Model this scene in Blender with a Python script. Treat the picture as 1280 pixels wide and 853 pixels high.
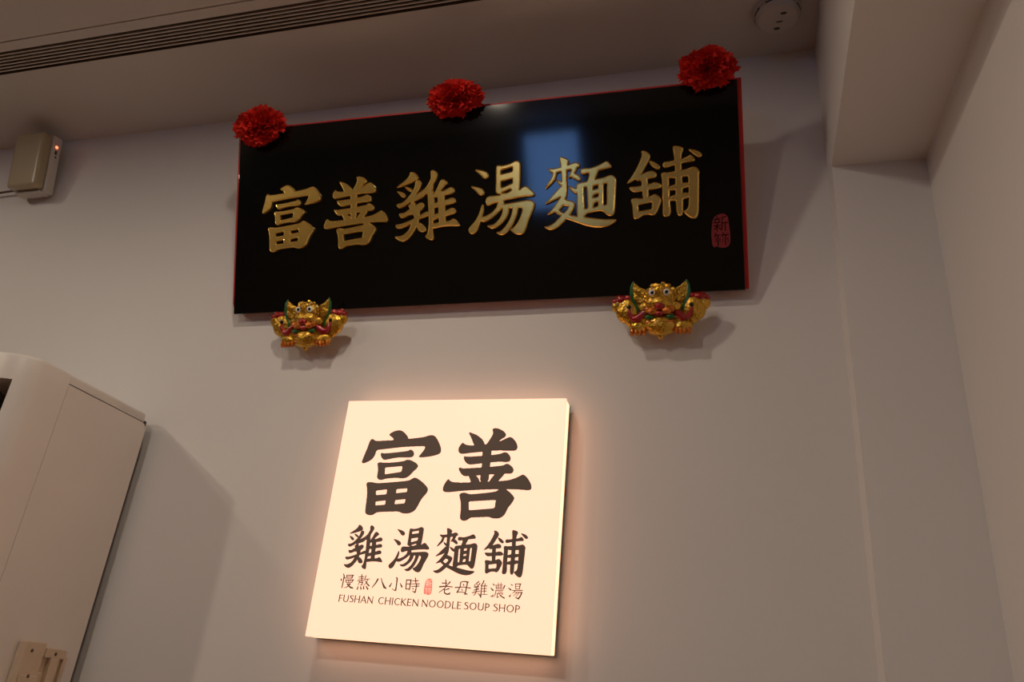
import bpy, bmesh, math, random
import numpy as np
from mathutils import Matrix, Vector
from mathutils.geometry import delaunay_2d_cdt

for o in list(bpy.data.objects):
    bpy.data.objects.remove(o)
scene = bpy.context.scene
COL = scene.collection
EYE = 1.35                     # camera height above the floor
CEIL = 1.838 + EYE             # ceiling height

# ------------------------------------------------------------------ camera
cam_data = bpy.data.cameras.new('camera')
cam_data.sensor_width = 36.0
cam_data.lens = 27.658
cam_data.clip_start = 0.01
cam = bpy.data.objects.new('camera', cam_data)
COL.objects.link(cam)
YAW, PITCH, ROLL = [math.radians(a) for a in (-17.196, 24.981, 5.532)]
fw = Vector((math.sin(YAW) * math.cos(PITCH), math.cos(YAW) * math.cos(PITCH), math.sin(PITCH)))
r0 = Vector((math.cos(YAW), -math.sin(YAW), 0))
u0 = r0.cross(fw)
rt = math.cos(ROLL) * r0 + math.sin(ROLL) * u0
up = -math.sin(ROLL) * r0 + math.cos(ROLL) * u0
m = Matrix((rt, up, -fw)).transposed().to_4x4()
m.translation = Vector((0, -1.87, EYE))
cam.matrix_world = m
scene.camera = cam

# ------------------------------------------------------------------ world, exposure
world = bpy.data.worlds.new('dusk_sky')
world.use_nodes = True
bg = world.node_tree.nodes['Background']
bg.inputs['Color'].default_value = (0.19, 0.41, 0.95, 1)
bg.inputs['Strength'].default_value = 4.4
scene.world = world
scene.view_settings.view_transform = 'Standard'
scene.view_settings.look = 'None'
scene.view_settings.gamma = 1.0
scene.view_settings.use_curve_mapping = False
scene.view_settings.exposure = 0.0

DOWNLIGHT_WATTS = 26.5
DOWNLIGHT_COLOR = (1.0, 0.84, 0.67)
# (x, y, power factor)
DOWNLIGHTS = [(-0.95, -1.05, 0.23), (-3.1, -1.15, 0.27), (-1.25, -2.5, 0.62), (-3.3, -2.6, 1.0)]
SIGN_GLOW = (1.0, 0.53, 0.35)
SIGN_POWER = 1.4

# ------------------------------------------------------------------ materials
def mat(name, color, rough=0.5, metal=0.0, noise=0.0, nscale=20.0, bump=0.0, bscale=200.0,
        ior=1.45, coat=0.0, emit=None, power=0.0, sheen=0.0, subsurf=0.0):
    mt = bpy.data.materials.new(name)
    mt.use_nodes = True
    nt = mt.node_tree
    b = nt.nodes['Principled BSDF']
    b.inputs['Base Color'].default_value = (*color, 1)
    b.inputs['Roughness'].default_value = rough
    b.inputs['Metallic'].default_value = metal
    b.inputs['IOR'].default_value = ior
    b.inputs['Coat Weight'].default_value = coat
    b.inputs['Coat Roughness'].default_value = 0.08
    b.inputs['Sheen Weight'].default_value = sheen
    if emit:
        b.inputs['Emission Color'].default_value = (*emit, 1)
        b.inputs['Emission Strength'].default_value = power
    tc = nt.nodes.new('ShaderNodeTexCoord')
    if noise:
        n = nt.nodes.new('ShaderNodeTexNoise')
        n.inputs['Scale'].default_value = nscale
        n.inputs['Detail'].default_value = 4
        nt.links.new(tc.outputs['Object'], n.inputs['Vector'])
        rmp = nt.nodes.new('ShaderNodeMapRange')
        rmp.inputs['From Min'].default_value = 0.3
        rmp.inputs['From Max'].default_value = 0.7
        rmp.inputs['To Min'].default_value = 1 - noise
        rmp.inputs['To Max'].default_value = 1 + noise * 0.5
        nt.links.new(n.outputs['Fac'], rmp.inputs['Value'])
        mx = nt.nodes.new('ShaderNodeVectorMath')
        mx.operation = 'SCALE'
        mx.inputs[0].default_value = color
        nt.links.new(rmp.outputs['Result'], mx.inputs['Scale'])
        nt.links.new(mx.outputs['Vector'], b.inputs['Base Color'])
    if bump:
        n2 = nt.nodes.new('ShaderNodeTexNoise')
        n2.inputs['Scale'].default_value = bscale
        n2.inputs['Detail'].default_value = 3
        nt.links.new(tc.outputs['Object'], n2.inputs['Vector'])
        bp = nt.nodes.new('ShaderNodeBump')
        bp.inputs['Strength'].default_value = bump
        bp.inputs['Distance'].default_value = 0.002 if bump < 0.3 else 0.008
        nt.links.new(n2.outputs['Fac'], bp.inputs['Height'])
        nt.links.new(bp.outputs['Normal'], b.inputs['Normal'])
    return mt

def pane_mat(name):
    mt = bpy.data.materials.new(name)
    mt.use_nodes = True
    nt = mt.node_tree
    nt.nodes.clear()
    out = nt.nodes.new('ShaderNodeOutputMaterial')
    mix = nt.nodes.new('ShaderNodeMixShader')
    fr = nt.nodes.new('ShaderNodeFresnel')
    tr = nt.nodes.new('ShaderNodeBsdfTransparent')
    gl = nt.nodes.new('ShaderNodeBsdfGlossy')
    gl.inputs['Roughness'].default_value = 0.02
    nt.links.new(fr.outputs[0], mix.inputs[0])
    nt.links.new(tr.outputs[0], mix.inputs[1])
    nt.links.new(gl.outputs[0], mix.inputs[2])
    nt.links.new(mix.outputs[0], out.inputs['Surface'])
    return mt

M = {
    'wall': mat('white_wall_paint', (0.78, 0.76, 0.74), 0.6, noise=0.03, nscale=1.5, bump=0.05, bscale=120),
    'ceiling': mat('white_ceiling_paint', (0.68, 0.64, 0.60), 0.7, noise=0.03, nscale=2, bump=0.04, bscale=90),
    'panelling': mat('brown_wood_panelling', (0.16, 0.105, 0.07), 0.5, noise=0.15, nscale=4),
    'floor': mat('brown_floor_tile', (0.20, 0.088, 0.038), 0.35, noise=0.15, nscale=3),
    'lacquer': mat('black_lacquer', (0.004, 0.0045, 0.004), 0.07, ior=1.55),
    'red_board': mat('red_painted_wood', (0.55, 0.012, 0.008), 0.45, noise=0.1),
    'gold_leaf': mat('gold_leaf', (0.88, 0.59, 0.15), 0.23, metal=0.8, noise=0.08, nscale=60),
    'seal_red': mat('seal_red_paint', (0.25, 0.014, 0.016), 0.5, noise=0.15, nscale=80),
    'petal': mat('red_silk_petal', (0.80, 0.020, 0.007), 0.8, noise=0.15, nscale=60),
    'acrylic': mat('lit_opal_acrylic', (0.25, 0.24, 0.22), 0.35, emit=SIGN_GLOW, power=SIGN_POWER),
    'acrylic_side': mat('lit_acrylic_side', (0.25, 0.24, 0.22), 0.35, emit=(1.0, 0.49, 0.28), power=SIGN_POWER * 1.55),
    'vinyl': mat('dark_brown_vinyl', (0.20, 0.145, 0.115), 0.6),
    'vinyl_red': mat('red_vinyl', (0.5, 0.10, 0.06), 0.5, emit=(0.85, 0.22, 0.15), power=0.9),
    'mount': mat('grey_metal_mount', (0.35, 0.3, 0.26), 0.5, metal=0.3),
    'tray': mat('brown_metal_tray', (0.3, 0.19, 0.12), 0.6),
    'ac_white': mat('white_appliance_plastic', (0.74, 0.69, 0.64), 0.38, noise=0.03, nscale=6),
    'ac_dark': mat('dark_grey_plastic', (0.05, 0.045, 0.04), 0.6),
    'grey_slat': mat('grey_plastic_slat', (0.25, 0.22, 0.19), 0.5),
    'beige': mat('aged_beige_plastic', (0.64, 0.50, 0.36), 0.45, noise=0.08, nscale=30),
    'screw': mat('dull_screw_metal', (0.12, 0.08, 0.06), 0.5, metal=0.5),
    'lamp_cover': mat('yellowed_opal_cover', (0.40, 0.33, 0.21), 0.3, coat=0.4),
    'lamp_body': mat('off_white_plastic', (0.62, 0.58, 0.54), 0.45),
    'led': mat('red_indicator_led', (0.9, 0.2, 0.1), 0.3, emit=(1.0, 0.10, 0.04), power=6.0),
    'duct': mat('vent_duct_black', (0.11, 0.075, 0.052), 0.8),
    'slat': mat('vent_blade_white', (0.72, 0.66, 0.6), 0.5),
    'gold': mat('glossy_gold_glaze', (0.75, 0.42, 0.04), 0.2, metal=0.8, coat=0.5, noise=0.3, nscale=70, bump=0.7, bscale=80),
    'orange': mat('orange_gold_glaze', (0.70, 0.20, 0.02), 0.25, metal=0.6, coat=0.5, noise=0.3, nscale=70, bump=0.7, bscale=80),
    'red_glaze': mat('red_lacquer_glaze', (0.36, 0.012, 0.008), 0.2, metal=0.3, coat=0.6, noise=0.3, nscale=70, bump=0.5, bscale=90),
    'green_glaze': mat('green_lacquer_glaze', (0.02, 0.13, 0.025), 0.2, metal=0.3, coat=0.6),
    'eye_white': mat('white_enamel', (0.75, 0.72, 0.68), 0.25),
    'black_glaze': mat('black_enamel', (0.01, 0.008, 0.006), 0.2),
    'trim_white': mat('white_lamp_trim', (0.7, 0.67, 0.62), 0.4),
    'bulb': mat('glowing_lamp_lens', (0.9, 0.85, 0.75), 0.3, emit=DOWNLIGHT_COLOR, power=8.0),
    'glass': pane_mat('window_glass'),
    'alu': mat('dark_window_frame', (0.08, 0.075, 0.07), 0.4, metal=0.4),
}

# ------------------------------------------------------------------ object helpers
def link(name, me, material=None, parent=None, loc=(0, 0, 0), rot=(0, 0, 0), scale=(1, 1, 1)):
    ob = bpy.data.objects.new(name, me)
    COL.objects.link(ob)
    if parent is not None:
        ob.parent = parent
    ob.location = loc
    ob.rotation_euler = rot
    ob.scale = scale
    if me is not None and material is not None and not me.materials:
        me.materials.append(M[material])
    return ob

def tag(ob, label, category, group=None):
    ob['label'] = label
    ob['category'] = category
    if group:
        ob['group'] = group
    return ob

def thing(name, label, category, loc, rot=(0, 0, 0), group=None):
    return tag(link(name, None, None, None, loc, rot), label, category, group)

def struct(name, me, material, parent=None):
    ob = link(name, me, material, parent)
    if parent is None:
        ob['kind'] = 'structure'
    return ob

def from_bm(bm, name, smooth=False, auto=None, flat_big=False):
    me = bpy.data.meshes.new(name)
    bmesh.ops.recalc_face_normals(bm, faces=bm.faces)
    big = max([f.calc_area() for f in bm.faces] + [0]) * 0.004 if flat_big else 1e9
    bm.to_mesh(me)
    bm.free()
    if smooth:
        if auto:
            me.set_sharp_from_angle(angle=math.radians(auto))
        for p in me.polygons:
            p.use_smooth = p.area < big
    return me

def add_box(bm, lo, hi):
    vs = [bm.verts.new((x, y, z)) for x in (lo[0], hi[0]) for y in (lo[1], hi[1]) for z in (lo[2], hi[2])]
    for f in ((0, 1, 3, 2), (4, 6, 7, 5), (0, 4, 5, 1), (2, 3, 7, 6), (0, 2, 6, 4), (1, 5, 7, 3)):
        bm.faces.new([vs[i] for i in f])

def boxes(name, items, bevel=0.0, seg=2):
    bm = bmesh.new()
    for lo, hi in items:
        add_box(bm, lo, hi)
    bmesh.ops.recalc_face_normals(bm, faces=bm.faces)
    if bevel:
        bmesh.ops.bevel(bm, geom=bm.edges[:], offset=bevel, segments=seg, profile=0.6, affect='EDGES')
    return from_bm(bm, name, bool(bevel), 40, True)

def prism(name, pts, z0, z1, axis='z', bevel=0.0, seg=2, smooth=False):
    """Extrude a closed outline. axis z: pts are (x,y); axis x: pts are (y,z) extruded along x."""
    bm = bmesh.new()
    def mk(p, t):
        return (p[0], p[1], t) if axis == 'z' else ((t, p[0], p[1]) if axis == 'x' else (p[0], t, p[1]))
    a = [bm.verts.new(mk(p, z0)) for p in pts]
    b = [bm.verts.new(mk(p, z1)) for p in pts]
    bm.faces.new(a)
    bm.faces.new(b)
    n = len(pts)
    for i in range(n):
        bm.faces.new((a[i], a[(i + 1) % n], b[(i + 1) % n], b[i]))
    bmesh.ops.recalc_face_normals(bm, faces=bm.faces)
    if bevel:
        ed = [e for e in bm.edges if len(e.link_faces) == 2 and e.calc_face_angle(0) > 0.6]
        bmesh.ops.bevel(bm, geom=ed, offset=bevel, segments=seg, profile=0.6, affect='EDGES')
    return from_bm(bm, name, smooth or bool(bevel), 40, bool(bevel))

def lathe(name, prof, seg=40, smooth=True):
    """prof: list of (radius, z) from axis to axis."""
    bm = bmesh.new()
    rings = []
    for r, z in prof:
        if r < 1e-6:
            rings.append([bm.verts.new((0, 0, z))])
        else:
            rings.append([bm.verts.new((r * math.cos(2 * math.pi * k / seg), r * math.sin(2 * math.pi * k / seg), z)) for k in range(seg)])
    for A, B in zip(rings, rings[1:]):
        for k in range(seg):
            k2 = (k + 1) % seg
            if len(A) == 1 and len(B) > 1:
                bm.faces.new((A[0], B[k], B[k2]))
            elif len(B) == 1 and len(A) > 1:
                bm.faces.new((A[k], A[k2], B[0]))
            elif len(A) > 1:
                bm.faces.new((A[k], A[k2], B[k2], B[k]))
    return from_bm(bm, name, smooth, 35)

def add_ball(bm, c, r, seg=14, rings=9):
    mt = Matrix.Translation(c) @ Matrix.Diagonal((r[0], r[1], r[2], 1))
    bmesh.ops.create_uvsphere(bm, u_segments=seg, v_segments=rings, radius=1.0, matrix=mt)

def balls(name, items, seg=14, rings=9):
    bm = bmesh.new()
    for c, r in items:
        add_ball(bm, c, r, seg, rings)
    return from_bm(bm, name, True)

def tube(name, pts, radii, seg=8):
    """Round tapering tube through points, with closed ends."""
    bm = bmesh.new()
    pts = [Vector(p) for p in pts]
    rings = []
    for i, p in enumerate(pts):
        d = (pts[min(i + 1, len(pts) - 1)] - pts[max(i - 1, 0)]).normalized()
        a = d.cross(Vector((0.31, 0.2, 1.0))).normalized()
        b = d.cross(a)
        rings.append([bm.verts.new(p + radii[i] * (math.cos(2 * math.pi * k / seg) * a + math.sin(2 * math.pi * k / seg) * b)) for k in range(seg)])
    for A, B in zip(rings, rings[1:]):
        for k in range(seg):
            bm.faces.new((A[k], A[(k + 1) % seg], B[(k + 1) % seg], B[k]))
    bm.faces.new(rings[0])
    bm.faces.new(rings[-1])
    return from_bm(bm, name, True, 60)

# ------------------------------------------------------------------ the room
RW0, RW_SLOPE = 0.4846, 0.040          # the right wall runs off square by two degrees
ROOM_L, ROOM_B = -5.2, -5.4
def right_x(y):
    return RW0 - RW_SLOPE * y
VENT = (-0.440, -0.350)                # slot of the linear vent across the ceiling
GAP = (-0.479, -0.474)

struct('floor', boxes('floor', [((ROOM_L, ROOM_B, -0.1), (1.0, 0.2, 0))]), 'floor')
struct('wall_back', boxes('wall_back', [((ROOM_L, 0, 0), (0.9, 0.15, CEIL + 0.3))]), 'wall')
struct('wall_right', prism('wall_right', [(right_x(0), 0), (right_x(ROOM_B), ROOM_B), (right_x(ROOM_B) + 0.2, ROOM_B), (right_x(0) + 0.2, 0)], 0, CEIL, 'z'), 'wall')
struct('wall_left', boxes('wall_left', [((ROOM_L - 0.15, ROOM_B, 0), (ROOM_L, 0.15, CEIL + 0.3))]), 'panelling')
WX0, WX1, WZ0, WZ1 = -1.87, -1.29, 2.36, 3.12
struct('wall_front', boxes('wall_front', [
    ((ROOM_L, ROOM_B - 0.15, 0), (WX0, ROOM_B, CEIL + 0.3)),
    ((WX1, ROOM_B - 0.15, 0), (1.0, ROOM_B, CEIL + 0.3)),
    ((WX0, ROOM_B - 0.15, 0), (WX1, ROOM_B, WZ0)),
    ((WX0, ROOM_B - 0.15, WZ1), (WX1, ROOM_B, CEIL + 0.3))]), 'panelling')
win = struct('window_1', boxes('window_frame', [
    ((WX0, ROOM_B - 0.11, WZ0), (WX0 + 0.03, ROOM_B - 0.05, WZ1)),
    ((WX1 - 0.03, ROOM_B - 0.11, WZ0), (WX1, ROOM_B - 0.05, WZ1)),
    ((WX0 + 0.03, ROOM_B - 0.11, WZ0), (WX1 - 0.03, ROOM_B - 0.05, WZ0 + 0.03)),
    ((WX0 + 0.03, ROOM_B - 0.11, WZ1 - 0.03), (WX1 - 0.03, ROOM_B - 0.05, WZ1))]), 'alu')
struct('pane', boxes('pane', [((WX0 + 0.03, ROOM_B - 0.084, WZ0 + 0.03), (WX1 - 0.03, ROOM_B - 0.078, WZ1 - 0.03))]), 'glass', win)

VX1 = 0.10                              # where the vent ends near the beam
struct('ceiling', boxes('ceiling', [
    ((ROOM_L, VENT[1], CEIL), (0.9, 0.0, CEIL + 0.12)),
    ((ROOM_L, GAP[1], CEIL), (0.9, VENT[0], CEIL + 0.12)),
    ((VX1, VENT[0], CEIL), (0.9, VENT[1], CEIL + 0.12)),
    ((ROOM_L, ROOM_B, CEIL), (0.9, GAP[0], CEIL + 0.12)),
    ((ROOM_L, GAP[0], CEIL + 0.006), (0.9, GAP[1], CEIL + 0.12))]), 'ceiling')
BEAM_X, BEAM_Z, COL_Y = 0.2665, 1.344 + EYE, -0.085
tr = struct('trim_1', prism('ceiling_beam', [(BEAM_X, 0), (BEAM_X - 0.045, ROOM_B), (right_x(ROOM_B), ROOM_B), (right_x(0), 0)], BEAM_Z, CEIL, 'z'), 'wall')
tr['label'] = 'boxed white ceiling beam running along the side wall'
tr = struct('trim_2', boxes('wall_column', [((BEAM_X, COL_Y, 0), (right_x(COL_Y), 0, BEAM_Z))]), 'wall')
tr['label'] = 'white wall column under the ceiling beam'

# ------------------------------------------------------------------ ceiling vent
vent = thing('linear_air_vent', 'long slotted air vent set into the ceiling', 'vent', (-1.5, (VENT[0] + VENT[1]) / 2, CEIL))
vh = (VENT[1] - VENT[0]) / 2
vx0, vx1 = ROOM_L + 0.3 + 1.5, VX1 + 1.5
link('duct', boxes('duct', [((vx0, -vh, 0.06), (vx1, vh, 0.07)), ((vx0, -vh, 0.0), (vx1, -vh + 0.001, 0.06)), ((vx0, vh - 0.001, 0.0), (vx1, vh, 0.06))]), 'duct', vent)
blade = boxes('slat', [((vx0, -0.0018, 0.0003), (vx1, 0.0018, 0.0055))])
for k in range(6):
    link('slat', blade, 'slat', vent, (0, -vh + (k + 1) * 2 * vh / 7, 0))

# ------------------------------------------------------------------ smoke detector
det = thing('smoke_detector', 'round white smoke detector on the ceiling beside the beam', 'detector', (0.155, -0.165, CEIL))
link('base', lathe('base', [(0.0, 0.0), (0.066, 0.0), (0.066, -0.012), (0.0, -0.012)]), 'lamp_body', det)
link('cover', lathe('cover', [(0.0, -0.0125), (0.058, -0.0125), (0.060, -0.024), (0.052, -0.036), (0.03, -0.04), (0.0, -0.04)]), 'lamp_body', det)
for dx, dy, rx, ry in ((0.014, -0.024, 0.009, 0.0045), (0.004, 0.004, 0.010, 0.0025), (-0.002, 0.028, 0.009, 0.0045)):
    link('slot', balls('slot', [((0, 0, 0), (rx, ry, 0.003))]), 'ac_dark', det, (dx, dy, -0.0395))
for a in range(8):
    t = a * math.pi / 4 + 0.4
    link('side_opening', boxes('side_opening', [((-0.012, -0.0015, -0.002), (0.012, 0.0015, 0.002))]), 'ac_dark', det,
         (0.0592 * math.cos(t), 0.0592 * math.sin(t), -0.020), (0, 0, t + math.pi / 2))

# ------------------------------------------------------------------ recessed downlights
for i, (lx, ly, k) in enumerate(DOWNLIGHTS):
    d = thing('ceiling_downlight', ['round ceiling downlight between the vent and the dining area, over the light box',
                                    'round ceiling downlight over the tall air conditioner',
                                    'round ceiling downlight near the window',
                                    'round ceiling downlight at the back of the room away from the window'][i], 'downlight', (lx, ly, CEIL), group='ceiling downlights')
    link('trim_ring', lathe('trim_ring', [(0.075, 0.0), (0.075, -0.006), (0.055, -0.006), (0.052, 0.0), (0.075, 0.0)]), 'trim_white', d)
    link('lens', lathe('lens', [(0.0, -0.0005), (0.052, -0.0005), (0.052, -0.002), (0.0, -0.002)]), 'bulb', d)
    la = bpy.data.lights.new('downlight_lamp', 'AREA')
    la.shape = 'DISK'
    la.size = 0.10
    la.energy = DOWNLIGHT_WATTS * k
    la.color = DOWNLIGHT_COLOR
    lo = bpy.data.objects.new('downlight_lamp', la)
    COL.objects.link(lo)
    lo.parent = d
    lo.location = (0, 0, -0.008)
pl = bpy.data.lights.new('window_portal', 'AREA')
pl.shape = 'RECTANGLE'
pl.size, pl.size_y = WX1 - WX0, WZ1 - WZ0
pl.cycles.is_portal = True
po = bpy.data.objects.new('window_portal', pl)
COL.objects.link(po)
po.location = ((WX0 + WX1) / 2, ROOM_B - 0.12, (WZ0 + WZ1) / 2)
po.rotation_euler = (-math.pi / 2, 0, 0)   # faces into the room (+y)

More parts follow.
